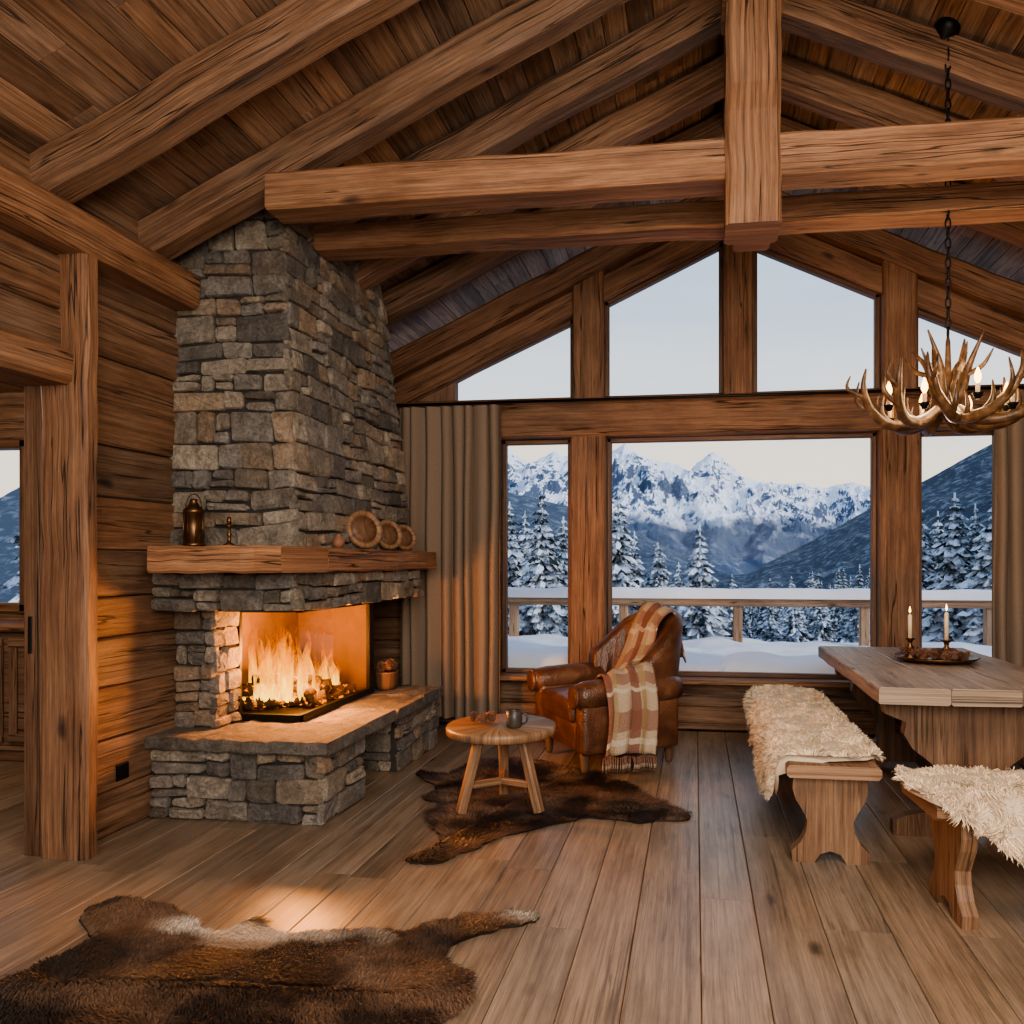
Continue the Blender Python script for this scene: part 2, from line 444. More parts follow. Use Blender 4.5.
window('window_4',[(-2.45,2.67),(-.98,2.67),(-.98,g(-.98)),(-2.45,max(2.70,g(-2.45)))])
window('window_5',[(-.73,2.67),(.225,2.67),(.225,g(.225)),(-.73,g(-.73))])
window('window_6',[(.455,2.67),(1.425,2.67),(1.425,g(1.425)),(.455,g(.455))])
window('window_7',[(1.675,2.67),(3.0,2.67),(3.0,2.72),(1.675,g(1.675))])

mb=MB();cs=math.sqrt(1+SL*SL)
for s in (0,1):
    x=-3.05
    while x<RX-.01:
        w=R.uniform(.11,.17);x1=min(x+w,RX)
        y=-1.2
        while y<7.5:
            y1=min(y+R.uniform(.9,2.4),7.5)
            xa,xb=(x,x1) if s==0 else (2*RX-x,2*RX-x1)
            m=(x+x1)/2;mm=(xa+xb)/2
            upv=V((-SL,0,1)) if s==0 else V((SL,0,1))
            beam(mb,(mm,y+.001,zp(m)+.015),(mm,y1-.001,zp(m)+.015),(x1-x)*cs-.003,.024,up=upv,bev=.003,tint=rt(.62,1.25,.08))
            y=y1
        x=x1
for s in (0,1):
    xa=-3.3 if s==0 else 2*RX+3.3
    beam(mb,(xa,3.1,zu(-3.3)+.33),(RX,3.1,zu(RX)+.33),8.8,.08,up=V((-SL if s==0 else SL,0,1)))
mb.obj('ceiling',M_ceil)
mb=MB();box(mb,XL-.15,XL,4.05,6.5,3.05,3.2,'y');mb.obj('trim_eave_block',M_beam)
for y in (1.1,2.15,3.17,3.85,4.5,5.15,5.8,7.25):
    mb=MB();slope(mb,y-.085,y+.085,0,.19);mb.obj('ceiling_beam',M_beam)
mb=MB();box(mb,RX-.12,RX+.12,-1.2,7.4,zu(RX)-.02,zu(RX)+.22,'y',bev=.02,jit=.003,segs=10);mb.obj('ceiling_beam',M_beam)
for y,kp in ((3.85,True),(4.5,False)):
    r=root('timber_truss')
    mb=MB();xe=-2.14 if kp else -2.2;z0,z1=(3.125,3.315) if kp else (3.175,3.32)
    box(mb,xe,2*RX-xe,y-.10,y+.10,z0,z1,'x',bev=.016,jit=.004,segs=26,tint=(1.25,1.2,1.15));mb.obj('tie_beam',M_beam,r)
    mb=MB();c=RX-.045
    if kp:
        box(mb,c-.125,c+.125,y-.125,y+.125,2.90,4.45,'z',bev=.018,jit=.004,segs=12,tint=(1.1,1.05,1))
        box(mb,c-.14,c+.14,y-.14,y+.14,3.93,4.45,'z',bev=.02,tint=(1.2,1.15,1.1))
    else: box(mb,RX-.10,RX+.10,y-.10,y+.10,3.10,4.45,'z',bev=.02,jit=.004,segs=8,tint=(1,.95,.9))
    mb.obj('king_post',M_beam,r)

# ------------------------------------------------------------------ adjoining room
mb=MB()
def ab(x0,x1,z0,z1): boards(mb,x0,x1,5.2,5.32,z0,z1,'x')
WR=-4.82
ab(-6.6,-5.6,0,2.6);ab(WR,XL-.12,0,2.6);ab(-5.6,WR,0,.98);ab(-5.6,WR,2.25,2.6)
mb.obj('wall_side_room',M_wall)
mb=MB();boards(mb,-6.72,-6.6,-1.2,5.3,0,2.6,'y');mb.obj('wall_side_room_left',M_wall)
mb=MB();x=-6.6
while x<XL-.2:
    box(mb,x,min(x+.3,XL-.13),-1.2,5.3,2.6,2.64,'y');x+=.3
mb.obj('ceiling_side_room',M_ceil)
r=root('window_8')
mb=MB()
for a in ((-5.6,-5.53,.98,2.25),(WR-.06,WR,.98,2.25),(-5.24,-5.19,.98,2.25)): box(mb,a[0],a[1],5.18,5.3,a[2],a[3],'z')
for a in ((.98,1.05),(2.18,2.25)): box(mb,-5.6,WR,5.18,5.3,a[0],a[1],'x')
mb.obj('sash_frame',M_frame,r)
mb=MB();mb.add([(-5.6,5.25,.98),(WR,5.25,.98),(WR,5.25,2.25),(-5.6,5.25,2.25)],[(0,1,2,3)]);mb.obj('glass_pane',M_glass,r)
r=root('kitchen_cabinet')
mb=MB();box(mb,-6.2,-4.0,4.75,5.17,.08,.88,'x');box(mb,-6.15,-4.05,4.80,5.17,0,.08,'x')
box(mb,-6.22,-3.98,4.70,5.17,.885,.93,'x',tint=(1.2,1.15,1.1))
for k in range(4):
    x0=-6.17+k*.545
    for (a,b,c,dd) in ((x0,x0+.5,.14,.2),(x0,x0+.5,.78,.84)): box(mb,a,b,4.73,4.755,c,dd,'x')
    for a in (x0,x0+.44): box(mb,a,a+.06,4.73,4.755,.2,.78,'z')
mb.obj('cabinet_body',M_beam,r)

# ------------------------------------------------------------------ fireplace
fp=root('stone_fireplace')
PAL=[(1,1,1),(.85,.85,.86),(1.15,1.1,1.02),(1.2,1.06,.9),(.65,.65,.67),(1.0,.97,.92),(1.3,1.25,1.15),(1.15,.95,.78),(.92,.94,.97),(.75,.71,.66)]
def stone_face(mb,P00,P10,P11,P01,rh=(.05,.13),wd=(.09,.33),dep=.03,ext=(1,1)):
    P00,P10,P11,P01=map(V,(P00,P10,P11,P01))
    W=((P10-P00).length+(P11-P01).length)/2;H=((P01-P00).length+(P11-P10).length)/2
    N=(P10-P00).cross(P01-P00).normalized();sd=R.uniform(0,50)
    def P(u,v,d):
        ed=min(1,max(0,min(v,1-v)*H/.05))
        q=V((u*W*3.2,v*H*3.2,sd))
        v=v+ed*.024/H*noise.noise(q);
        e2=min(1,max(0,min(u,1-u)*W/.06))
        u=u+e2*.020/W*noise.noise(q+V((9,4,0)))
        a=P00.lerp(P10,u) if 0<=u<=1 else P00+(P10-P00)*u
        b=P01.lerp(P11,u) if 0<=u<=1 else P01+(P11-P01)*u
        return a+(b-a)*v+N*d
    def stone(u0,u1,v0,v1):
        g=.004;gu=g/W;gv=g/H
        d=dep*R.uniform(.4,1.4)
        j=lambda s:R.uniform(-s,s)
        q=[(u0+gu,v0+gv),(u1-gu,v0+gv),(u1-gu,v1-gv),(u0+gu,v1-gv)]
        q=[(a+j(.008)/W,b+j(.008)/H) for a,b in q]
        out=[]
        for i in range(4):
            a=q[i];p=q[i-1];n=q[(i+1)%4]
            for o_ in (p,n):
                L=math.hypot((o_[0]-a[0])*W,(o_[1]-a[1])*H)
                k=min(.35,R.uniform(.004,.022)/max(L,.01))
                out.append((a[0]+(o_[0]-a[0])*k,a[1]+(o_[1]-a[1])*k))
        cu=sum(a for a,b in out)/8;cv=sum(b for a,b in out)/8
        def ins(a,b,s):
            du=(cu-a)*W;dv=(cv-b)*H;L=math.hypot(du,dv)+1e-6
            return (a+du/L*s/W,b+dv/L*s/H)
        tiltu=j(.007);tiltv=j(.007)
        r0=[P(a,b,-.01) for a,b in out];r1=[P(a,b,d*.6) for a,b in out]
        r2=[P(*ins(a,b,R.uniform(.006,.012)),d*.93+j(.003)+tiltu*(1 if a>cu else -1)+tiltv*(1 if b>cv else -1)) for a,b in out]
        r3=[P(cu+(a-cu)*.5,cv+(b-cv)*.5,d+j(.005)+.5*tiltu*(1 if a>cu else -1)) for a,b in out]
        vs=r0+r1+r2+r3+[P(cu,cv,d+j(.006))];fs=[]
        for r_ in (0,8,16):
            for i in range(8): fs.append((r_+i,r_+(i+1)%8,r_+8+(i+1)%8,r_+8+i))
        for i in range(8): fs.append((24+i,24+(i+1)%8,32))
        c=R.choice(PAL);b=R.uniform(.72,1.15)
        mb.add(vs,fs,None,(c[0]*b,c[1]*b,c[2]*b))
    v=0
    while v<1-.001:
        h=R.uniform(*rh)/H
        if 1-(v+h)<rh[0]*.7/H:h=1-v
        h=min(h,1-v)
        u=-dep*.8/W*ext[0];ue=1+dep*.8/W*ext[1]
        while u<ue-.0001:
            w=R.uniform(*wd)/W
            if h*H<.07:w*=1.1
            if ue-(u+w)<wd[0]*.8/W:w=ue-u
            if h*H>.09 and R.random()<.45:
                s=R.uniform(.35,.65)
                if w*W>.18:
                    m=R.uniform(.35,.65)*w
                    if R.random()<.5:
                        stone(u,u+m,v,v+h);stone(u+m,u+w,v,v+h*s);stone(u+m,u+w,v+h*s,v+h)
                    else:
                        stone(u,u+w,v,v+h*s);stone(u,u+m,v+h*s,v+h);stone(u+m,u+w,v+h*s,v+h)
                else: stone(u,u+w,v,v+h*s);stone(u,u+w,v+h*s,v+h)
            else: stone(u,u+w,v,v+h)
            u+=w
        v+=h
def core(mb,x0,x1,y0,y1,z0,z1): box(mb,x0,x1,y0,y1,z0,z1,'z',bev=.001,tint=(1,1,1))
XW=XL+.002
mbs=MB();mbc=MB()
core(mbc,XW,-1.90,3.88,4.36,0.0,.37);core(mbc,XW,-1.90,4.92,5.67,0.0,.37);core(mbc,XW,-2.35,4.3,5.0,0,.37)
stone_face(mbs,(XW,3.87,0),(-1.9,3.87,0),(-1.9,3.87,.37),(XW,3.87,.37),ext=(0,1),rh=(.08,.15))
stone_face(mbs,(-1.9,3.87,0),(-1.9,4.36,0),(-1.9,4.36,.37),(-1.9,3.87,.37),ext=(1,0),rh=(.08,.15))
stone_face(mbs,(-1.9,4.92,0),(-1.9,5.68,0),(-1.9,5.68,.37),(-1.9,4.92,.37),ext=(0,1),rh=(.08,.15))
stone_face(mbs,(-1.93,5.68,0),(XW,5.68,0),(XW,5.68,.37),(-1.93,5.68,.37),ext=(0,0))
stone_face(mbs,(-1.93,4.36,0),(-2.35,4.36,0),(-2.35,4.36,.37),(-1.93,4.36,.37),ext=(0,0),dep=.01)
stone_face(mbs,(-2.35,4.92,0),(-1.93,4.92,0),(-1.93,4.92,.37),(-2.35,4.92,.37),ext=(0,0),dep=.01)
core(mbc,XW,-2.62,4.07,4.30,.42,1.10)
stone_face(mbs,(XW,4.07,.435),(-2.62,4.07,.435),(-2.62,4.07,1.1),(XW,4.07,1.1),ext=(0,1),wd=(.08,.2))
stone_face(mbs,(-2.62,4.07,.435),(-2.62,4.29,.435),(-2.62,4.29,1.1),(-2.62,4.07,1.1),ext=(1,0),wd=(.07,.15))
core(mbc,XW,-2.06,3.89,5.74,1.09,1.30)
stone_face(mbs,(XW,3.88,1.09),(-2.05,3.88,1.09),(-2.05,3.88,1.295),(XW,3.88,1.295),ext=(0,1),wd=(.12,.34),rh=(.08,.14))
stone_face(mbs,(-2.05,3.88,1.09),(-2.05,5.75,1.09),(-2.05,5.75,1.295),(-2.05,3.88,1.295),wd=(.12,.34),rh=(.08,.14))
B=[(-2.86,4.06),(-2.14,4.06),(-2.14,5.80),(-2.86,5.80)];T=[(-2.84,4.14),(-2.27,4.14),(-2.27,5.46),(-2.84,5.46)]
z0,z1=1.41,3.52
mbc.add([(a,b,z0) for a,b in B]+[(a,b,z1) for a,b in T],[(0,1,5,4),(1,2,6,5),(2,3,7,6),(3,0,4,7),(4,5,6,7)])
def q(i,j): stone_face(mbs,(*B[i],z0),(*B[j],z0),(*T[j],z1),(*T[i],z1),rh=(.075,.175),wd=(.11,.32),dep=.032)
q(0,1);q(1,2);q(2,3)
mbs.obj('stonework',M_stone,fp);mbc.obj('mortar_core',M_mortar,fp)
mb=MB();y=3.80
for L in (.5,.46,.52,.45):
    y1=y+L
    beam(mb,(XW,(y+y1)/2,.400),(-1.84+R.uniform(-.014,.014),(y+y1)/2,.400),L-.004,.068,bev=.012,jit=.007,segs=18,tint=rt(.85,1.15,.03));y=y1
mb.obj('hearth_slab',M_slab,fp)
mb=MB()
box(mb,-2.69,-1.98,3.62,4.12,1.295,1.43,'x',bev=.012,jit=.004,segs=10,tint=(1.6,1.5,1.38))
box(mb,-2.25,-1.975,4.12,5.95,1.295,1.43,'y',bev=.012,jit=.004,segs=14,tint=(1.5,1.4,1.28))
mb.obj('mantel_beam',M_beam,fp)
mb=MB()
box(mb,-2.84,-2.76,4.30,5.34,.434,1.09,'z',bev=.002);box(mb,-2.80,-2.25,5.28,5.36,.434,1.09,'z',bev=.002)
mb.obj('firebrick_lining',M_brick,fp)
mb=MB()
box(mb,-2.76,-2.25,4.31,5.28,.434,.455,'x',bev=.002)
box(mb,-2.62,-2.225,4.285,4.315,.434,.475,'x',bev=.003);box(mb,-2.255,-2.225,4.285,5.34,.434,.475,'y',bev=.003)
box(mb,-2.62,-2.225,4.285,4.315,1.06,1.095,'x',bev=.003);box(mb,-2.255,-2.225,4.285,5.34,1.06,1.095,'y',bev=.003)
box(mb,-2.255,-2.225,5.27,5.34,.47,1.06,'z',bev=.003);box(mb,-2.625,-2.60,4.285,4.315,.47,1.06,'z',bev=.003)
mb.obj('stove_frame',M_black,fp)
mb=MB();mb.add([(-2.61,4.30,.47),(-2.24,4.30,.47),(-2.24,4.30,1.06),(-2.61,4.30,1.06)],[(0,1,2,3)])
mb.add([(-2.24,4.30,.47),(-2.24,5.29,.47),(-2.24,5.29,1.06),(-2.24,4.30,1.06)],[(0,1,2,3)]);mb.obj('stove_glass',M_fglass,fp)
mb=MB()
for (a,b,r_) in (((-2.70,4.50,.50),(-2.29,4.72,.50),.045),((-2.71,4.66,.50),(-2.29,4.98,.50),.05),((-2.70,4.42,.58),(-2.33,4.86,.56),.04),((-2.66,4.84,.60),(-2.30,4.56,.55),.038),((-2.60,4.44,.65),(-2.36,4.80,.60),.03),((-2.52,4.95,.52),(-2.28,5.15,.49),.035),((-2.68,4.60,.69),(-2.46,4.72,.60),.028)):
    P=[V(a).lerp(V(b),k/8)+V((R.uniform(-.007,.007),R.uniform(-.007,.007),R.uniform(-.007,.007))) for k in range(9)]
    tube(mb,P,[r_*R.uniform(.9,1.1) for _ in range(9)],10)
mb.obj('firewood_logs',M_ember,fp)
mb=MB()
for k in range(95):
    x=R.uniform(-2.67,-2.33);y=4.42+.66*R.random()**1.2;h=R.uniform(.12,.66)*(1-abs(y-4.58)*1.2);h=min(.54,max(h,.06));w=R.uniform(.008,.032)
    ph=R.uniform(0,6);P=[];m=14
    for i in range(m+1):
        t=i/m;P.append((x+math.sin(ph+t*7)*.04*t,y+math.cos(ph*1.3+t*6)*.055*t,.52+h*t))
    rad=[w*(math.sin(math.pi*min(1,(t/m)**.5*.98+.02))*.95+.03) for t in range(m+1)]
    b0=len(mb.uv);tube(mb,P,rad,7)
    mb.uv[b0:]=[(u/h,vv) for u,vv in mb.uv[b0:]]
mb.obj('flames',M_flame,fp)

mx=1.432
r=root('brass_lantern',(-2.60,3.86,mx))
mb=MB();lathe(mb,[(.055,0),(.055,.015),(.045,.02),(.045,.17),(.052,.175),(.052,.19),(.03,.21),(.018,.235),(.02,.245),(.006,.25)],n=16)
P=[(.045*math.cos(a),0,.20+.075*math.sin(a)) for a in [math.pi*k/10 for k in range(11)]];tube(mb,P,.003,6)
for k in range(8):
    a=k*math.pi/4;tube(mb,[(.049*math.cos(a),.049*math.sin(a),.02),(.049*math.cos(a),.049*math.sin(a),.175)],.003,5)
mb.obj('lantern_body',M_brass,r)
r=root('candlestick',(-2.40,3.86,mx))
mb=MB();lathe(mb,[(.03,0),(.03,.008),(.01,.02),(.008,.05),(.014,.06),(.008,.07),(.008,.09),(.02,.105),(.02,.11)],n=14);mb.obj('holder',M_brass,r)
mb=MB();lathe(mb,[(.010,.108),(.010,.15),(.003,.155)],n=10);mb.obj('candle',M_brass,r)
mb=MB();lathe(mb,[(.02,0),(.035,.02),(.036,.045),(.02,.065),(.016,.075),(.02,.08)],n=16);mb.obj('clay_pot',M_terra,loc=(-2.06,4.42,mx))
def ring(nm,y,rd,ang):
    mb=MB();ax=V((math.cos(ang),math.sin(ang),.22)).normalized()
    lathe(mb,[(rd*.60,-.012),(rd*.95,-.016),(rd,0),(rd*.97,.018),(rd*.84,.024),(rd*.70,.014),(rd*.66,.004)],n=32,axis=ax,tint=(.95,.92,.88))
    lathe(mb,[(rd*.70,-.004),(rd*.70,.0095),(rd*.3,.006)],n=28,axis=ax,mi=1,tint=(.9,.85,.8))
    mb.obj(nm,[M_side,M_frame],loc=(-2.05,y,mx+rd*.975))
ring('log_slice',4.76,.125,-.65);ring('log_slice',5.16,.105,-.6);ring('log_slice',5.46,.095,-.6)  # log slices leaning on the mantel

def pinecone(mb,c,s,axis=(0,0,1)):
    M=V((0,0,1)).rotation_difference(V(axis).normalized()).to_matrix();c=V(c)
    for i in range(7):
        z=(i/6-.5)*s*1.3;rr=s*.5*math.sqrt(max(.08,1-((i/6-.45)/.62)**2))
        for k in range(8):
            a=k*math.pi/4+i*.39;b=a+.34;b2=a-.34
            vs=[V((0,0,z+.1*s)),V((rr*.8*math.cos(b2),rr*.8*math.sin(b2),z)),V((rr*1.15*math.cos(a),rr*1.15*math.sin(a),z+.12*s)),V((rr*.8*math.cos(b),rr*.8*math.sin(b),z)),V((0,0,z-.12*s))]
            mb.add([c+M@v for v in vs],[(0,1,2),(0,2,3),(1,4,3),(1,3,2)],None,rt(.7,1.5,.1))
r=root('pinecone_basket',(-2.20,5.50,.435))
mb=MB();lathe(mb,[(.06,0),(.075,.03),(.085,.12),(.09,.13),(.08,.13),(.07,.04),(.01,.03)],n=20);mb.obj('basket_body',M_frame,r)
mb=MB()
for k in range(9): pinecone(mb,(R.uniform(-.05,.05),R.uniform(-.05,.05),.14+R.uniform(0,.05)),.06,(R.uniform(-1,1),R.uniform(-1,1),.5))
mb.obj('cones',M_cone,r)

# ------------------------------------------------------------------ hides
def inpoly(x,y,P):
    c=False;j=len(P)-1
    for i in range(len(P)):
        if (P[i][1]>y)!=(P[j][1]>y) and x<(P[j][0]-P[i][0])*(y-P[i][1])/(P[j][1]-P[i][1])+P[i][0]: c=not c
        j=i
    return c
def hide(name,pts,spine,colf,count,L=(.02,.045)):
    P=catmull([(a,b,0) for a,b in pts],7,True)
    P=[p+V((noise.noise(p*9)+.6*noise.noise(p*25),noise.noise(p*9+V((7,3,1)))+.6*noise.noise(p*25+V((5,5,5))),0))*.035 for p in P]
    mb=MB();n=len(P);c=V((sum(p.x for p in P)/n,sum(p.y for p in P)/n,0))
    tr=tessellate_polygon([P])
    vs=[(p.x,p.y,.008) for p in P]+[(p.x,p.y,.001) for p in P]
    b=colf(c.x,c.y)
    mb.add(vs,[tuple(t) for t in tr]+[(i,(i+1)%n,n+(i+1)%n,n+i) for i in range(n)],None,tuple(q*.6 for q in b))
    x0=min(p.x for p in P);x1=max(p.x for p in P);y0=min(p.y for p in P);y1=max(p.y for p in P)
    a,bb_=V((*spine[0],0)),V((*spine[1],0));k=0
    PP=[(p.x,p.y) for p in P]
    while k<count:
        x=R.uniform(x0,x1);y=R.uniform(y0,y1)
        if not inpoly(x,y,PP): continue
        k+=1
        p=V((x,y,0));t=max(0,min(1,(p-a).dot(bb_-a)/(bb_-a).length_squared));s=a.lerp(bb_,t)
        d=(p-s);d=d.normalized() if d.length>.01 else V((1,0,0))
        w=(bb_-a).normalized()
        nz=noise.noise(V((x*4,y*4,2)))*1.8
        d=(d+w*.5);d.rotate(Matrix.Rotation(nz+R.uniform(-.3,.3),3,'Z'))
        d.normalize();l=R.uniform(*L);hh=R.uniform(.002,.010)
        wv=V((-d.y,d.x,0))*R.uniform(.0012,.0026)
        base=V((x,y,.008))
        cc=colf(x,y);v=R.uniform(.5,1.55)
        mid=base+d*l*.5+V((0,0,hh*1.1));tip=base+d*l+V((0,0,hh*.5))
        mb.add([base-wv,base+wv,mid+wv*.8,mid-wv*.8,tip],[(0,1,2,3),(3,2,4)],None,(cc[0]*v,cc[1]*v,cc[2]*v))
    return mb.obj(name,M_hide,recalc=False)
def lerp3(a,b,t): t=max(0,min(1,t));return tuple(a[i]+(b[i]-a[i])*t for i in range(3))
def colA(x,y):
    n=noise.fractal(V((x*3.4,y*3.4,1)),1,2,4)*1.6+.42
    return lerp3((.022,.012,.008),(.19,.115,.072),n)
def colB(x,y):
    n=noise.fractal(V((x*2.6,y*3.2,5)),1,2,4)*1.7+.26
    c=lerp3((.014,.008,.006),(.135,.078,.048),n)
    d=math.hypot((x+1.62)/.36,(y-2.69)/.085);w=max(0,1.2-d)*1.4+noise.noise(V((x*6,y*6,0)))*.6*(d<1.6)
    d2=math.hypot((x+.66)/.14,(y-2.96)/.08);w=max(w,(1.0-d2)*.7)
    return lerp3(c,(.52,.45,.37),w)
hide('cowhide_rug',[(-1.77,4.94),(-1.54,4.90),(-1.40,5.35),(-.89,5.25),(-.5,4.95),(-.256,4.61),(-.03,4.26),(-.28,4.13),(-.52,4.17),(-.69,4.06),(-.937,3.81),(-1.03,3.62),(-1.17,3.43),(-1.296,3.50),(-1.22,3.66),(-1.287,3.86),(-1.42,4.1),(-1.38,4.25),(-1.516,4.37),(-1.55,4.6)],((-1.2,3.7),(-.8,5.0)),colA,30000)
hide('cowhide_rug',[(-.61,2.98),(-.844,2.95),(-1.02,2.80),(-1.255,2.73),(-1.5,2.70),(-1.637,2.78),(-1.72,2.68),(-1.9,2.78),(-2.12,2.88),(-2.29,2.87),(-2.31,2.713),(-2.13,2.56),(-2.195,2.262),(-2.35,2.0),(-2.1,1.72),(-1.7,1.8),(-1.3,1.7),(-1.0,1.85),(-.88,2.1),(-.74,2.28),(-.71,2.477),(-.84,2.61),(-.80,2.78),(-.62,2.92)],((-2.0,2.3),(-.9,2.4)),colB,75000,(.02,.05))

# ------------------------------------------------------------------ armchair
ch=root('leather_armchair',(-.60,5.45,.01),math.radians(-58))
softbox('seat_base',(.60,.68,.2),(0,-.02,.23),.04,M_leather,ch)
softbox('seat_cushion',(.55,.62,.15),(0,-.08,.385),.05,M_leather,ch,puff=.035)
for s in (-1,1):
    softbox('arm_panel_%d'%(s>0),(.13,.70,.36),(s*.36,-.02,.31),.045,M_leather,ch)
    mb=MB();P=[(s*.375,-.40+k*.74/12,.50+.02*math.sin(k/12*2.5)) for k in range(13)]
    tube(mb,P,[.07,.088,.092]+[.09]*8+[.085,.07],18)
    lathe(mb,[(.05,-.012),(.074,-.005),(.074,.01),(.05,.014)],c=(s*.375,-.405,.50),n=20,axis=(0,-1,0))
    for k in range(14):
        a=k*2*math.pi/14;lathe(mb,[(.004,.0),(.002,.004)],c=(s*.375+.062*math.cos(a),-.417,.50+.062*math.sin(a)),n=6,axis=(0,-1,0))
    mb.obj('arm_roll_%d'%(s>0),M_leather,ch)
mb=MB();NS=36;NZ=14;vs=[];fs=[]
def backpt(s,v,off):
    a=s*math.pi/2
    ex=.78
    x=(.385+off)*math.copysign(abs(math.sin(a))**ex,math.sin(a));y=.04+(.37+off)*abs(math.cos(a))**ex
    top=1.0-.32*abs(s)**2.4
    z0=.18;z=z0+(top-z0)*v
    lean=.10*max(0,z-.4)
    return V((x*(1+.04*v),y+lean,z))
ring_=[]
for i in range(NS+1):
    s=-1+2*i/NS;loop=[]
    for j in range(NZ+1): loop.append(backpt(s,j/NZ,.035 if 0<j<NZ else .02))
    mid=backpt(s,1,-.02);mid.z+=.03;loop.append(mid)
    for j in range(NZ,-1,-1): loop.append(backpt(s,j/NZ,-.075-.02*math.sin(j/NZ*3.14)+.012*math.cos(s*33)*math.sin(j/NZ*3.14)))
    ring_.append(loop)
m=len(ring_[0])
vs=[p for l in ring_ for p in l]
for i in range(NS):
    for k in range(m):
        l=(k+1)%m;fs.append((i*m+k,i*m+l,(i+1)*m+l,(i+1)*m+k))
fs.append(tuple(range(m)));fs.append(tuple(NS*m+k for k in range(m)))
mb.add(vs,fs,None,(1,1,1),0,True);mb.obj('wing_back',M_leather,ch)
mb=MB()
for x,y in ((-.3,-.3),(.3,-.3),(-.26,.34),(.26,.34)): lathe(mb,[(.018,0),(.024,.02),(.03,.09),(.04,.16)],c=(x,y,0),n=12)
mb.obj('chair_legs',M_frame,ch)
LE=catmull([(-.22,.52,.72),(-.21,.46,.95),(-.19,.39,1.04),(-.15,.28,.92),(-.05,.13,.70),(.10,-.08,.52),(.25,-.20,.57),(.38,-.22,.615),(.475,-.24,.53),(.50,-.24,.36),(.50,-.27,.14)],6)
RE=catmull([(.25,.48,.66),(.27,.42,.86),(.28,.365,1.00),(.27,.27,.93),(.30,.22,.82),(.36,.17,.74),(.42,.13,.70),(.47,.12,.66),(.50,.12,.54),(.515,.12,.36),(.51,.10,.12)],6)
mb=MB();n=len(LE);K=18;vs=[];fs=[];uv=[]
for i in range(n):
    for k in range(K+1):
        t=k/K;p=LE[i].lerp(RE[i],t)
        bulge=.02*math.sin(math.pi*t)
        p=p+V((.010*math.sin(t*19+i*.12),.008*math.cos(t*15),bulge+.009*math.sin(t*23+i*.2)))
        if i>n*.7: p=p+V((.020*math.sin(t*21+1)*min(1,(i-n*.7)/8),0,0))
        vs.append(p)
for i in range(n-1):
    for k in range(K):
        fs.append((i*(K+1)+k,i*(K+1)+k+1,(i+1)*(K+1)+k+1,(i+1)*(K+1)+k))
        uv.append([(i*.03,k/K*.45),(i*.03,(k+1)/K*.45),((i+1)*.03,(k+1)/K*.45),((i+1)*.03,k/K*.45)])
mb.add(vs,fs,uv,(1,1,1),0,True)
for k in range(46):
    t=k/45;p=LE[-1].lerp(RE[-1],t)+V((.020*math.sin(t*21+1),0,0));dx=R.uniform(-.012,.012)
    tube(mb,[p,p+V((.006,dx,-.04)),p+V((.004,dx*1.5,-.09))],.003,4)
th=mb.obj('plaid_throw',M_plaid,ch,recalc=False)
sm=th.modifiers.new('thick','SOLIDIFY');sm.thickness=.008

# ------------------------------------------------------------------ side table
st=root('round_side_table',(-1.05,4.28,.012))
mb=MB();lathe(mb,[(.27,.395),(.30,.405),(.302,.435),(.295,.45),(.0,.45)],n=40);mb.obj('table_top',M_side,st)
mb=MB()
for k in range(3):
    a=math.radians(100+k*120);c,s=math.cos(a),math.sin(a)
    beam(mb,(c*.13,s*.13,.40),(c*.24,s*.24,.002),.055,.05,up=(c,s,0),bev=.01,tint=(1,1,1))
    beam(mb,(0,0,.14),(c*.2,s*.2,.14),.035,.035,bev=.006,tint=(.95,.95,.95))
mb.obj('table_legs',M_side,st)
r=root('coffee_mug',(-.96,4.20,.463))
mb=MB();lathe(mb,[(.034,0),(.042,.01),(.044,.09),(.041,.092),(.038,.08),(.036,.015),(.001,.012)],n=24)
tube(mb,[(.042+.03*math.sin(a),0,.05-.03*math.cos(a)) for a in [math.pi*k/8 for k in range(9)]],.006,8);mb.obj('mug_body',M_ceramic,r)
r=root('pinecones',(-1.16,4.26,.475));mb=MB()
for (x,y) in ((0,0),(.055,.02),(-.05,.03),(.02,-.06),(.03,.08)): pinecone(mb,(x,y,.022),.045,(R.uniform(-1,1),R.uniform(-1,1),.3))
mb.obj('cones',M_cone,r)

# ------------------------------------------------------------------ dining table + benches
tb=root('dining_table',(1.33,4.83,0))
mb=MB()
for i,(a,b) in enumerate(((-.48,-.16),(-.16,.15),(.15,.48))):
    box(mb,a+.001,b-.001,-.93,.93,.685,.765,'y',bev=.008,jit=.003,segs=10,tint=rt(.95,1.1,.03))
mb.obj('table_top',M_table,tb)
prof=[(-.36,0),(-.14,0),(-.08,.05),(.08,.05),(.14,0),(.36,0),(.36,.07),(.30,.10),(.20,.12),(.15,.19),(.14,.28),(.18,.36),(.27,.43),(.31,.50),(.30,.56),(.40,.60),(.42,.685),(-.42,.685),(-.40,.60),(-.30,.56),(-.31,.50),(-.27,.43),(-.18,.36),(-.14,.28),(-.15,.19),(-.20,.12),(-.30,.10),(-.36,.07)]
mb=MB()
for yy in (-.66,.66): extrude_profile(mb,prof,.075,lambda a,b,c,yy=yy:V((a,yy+c,b)),(.8,.74,.7))
box(mb,-.04,.04,-.75,.75,.24,.36,'y',bev=.008,tint=(.85,.8,.76))
mb.obj('trestle_legs',M_bench,tb)
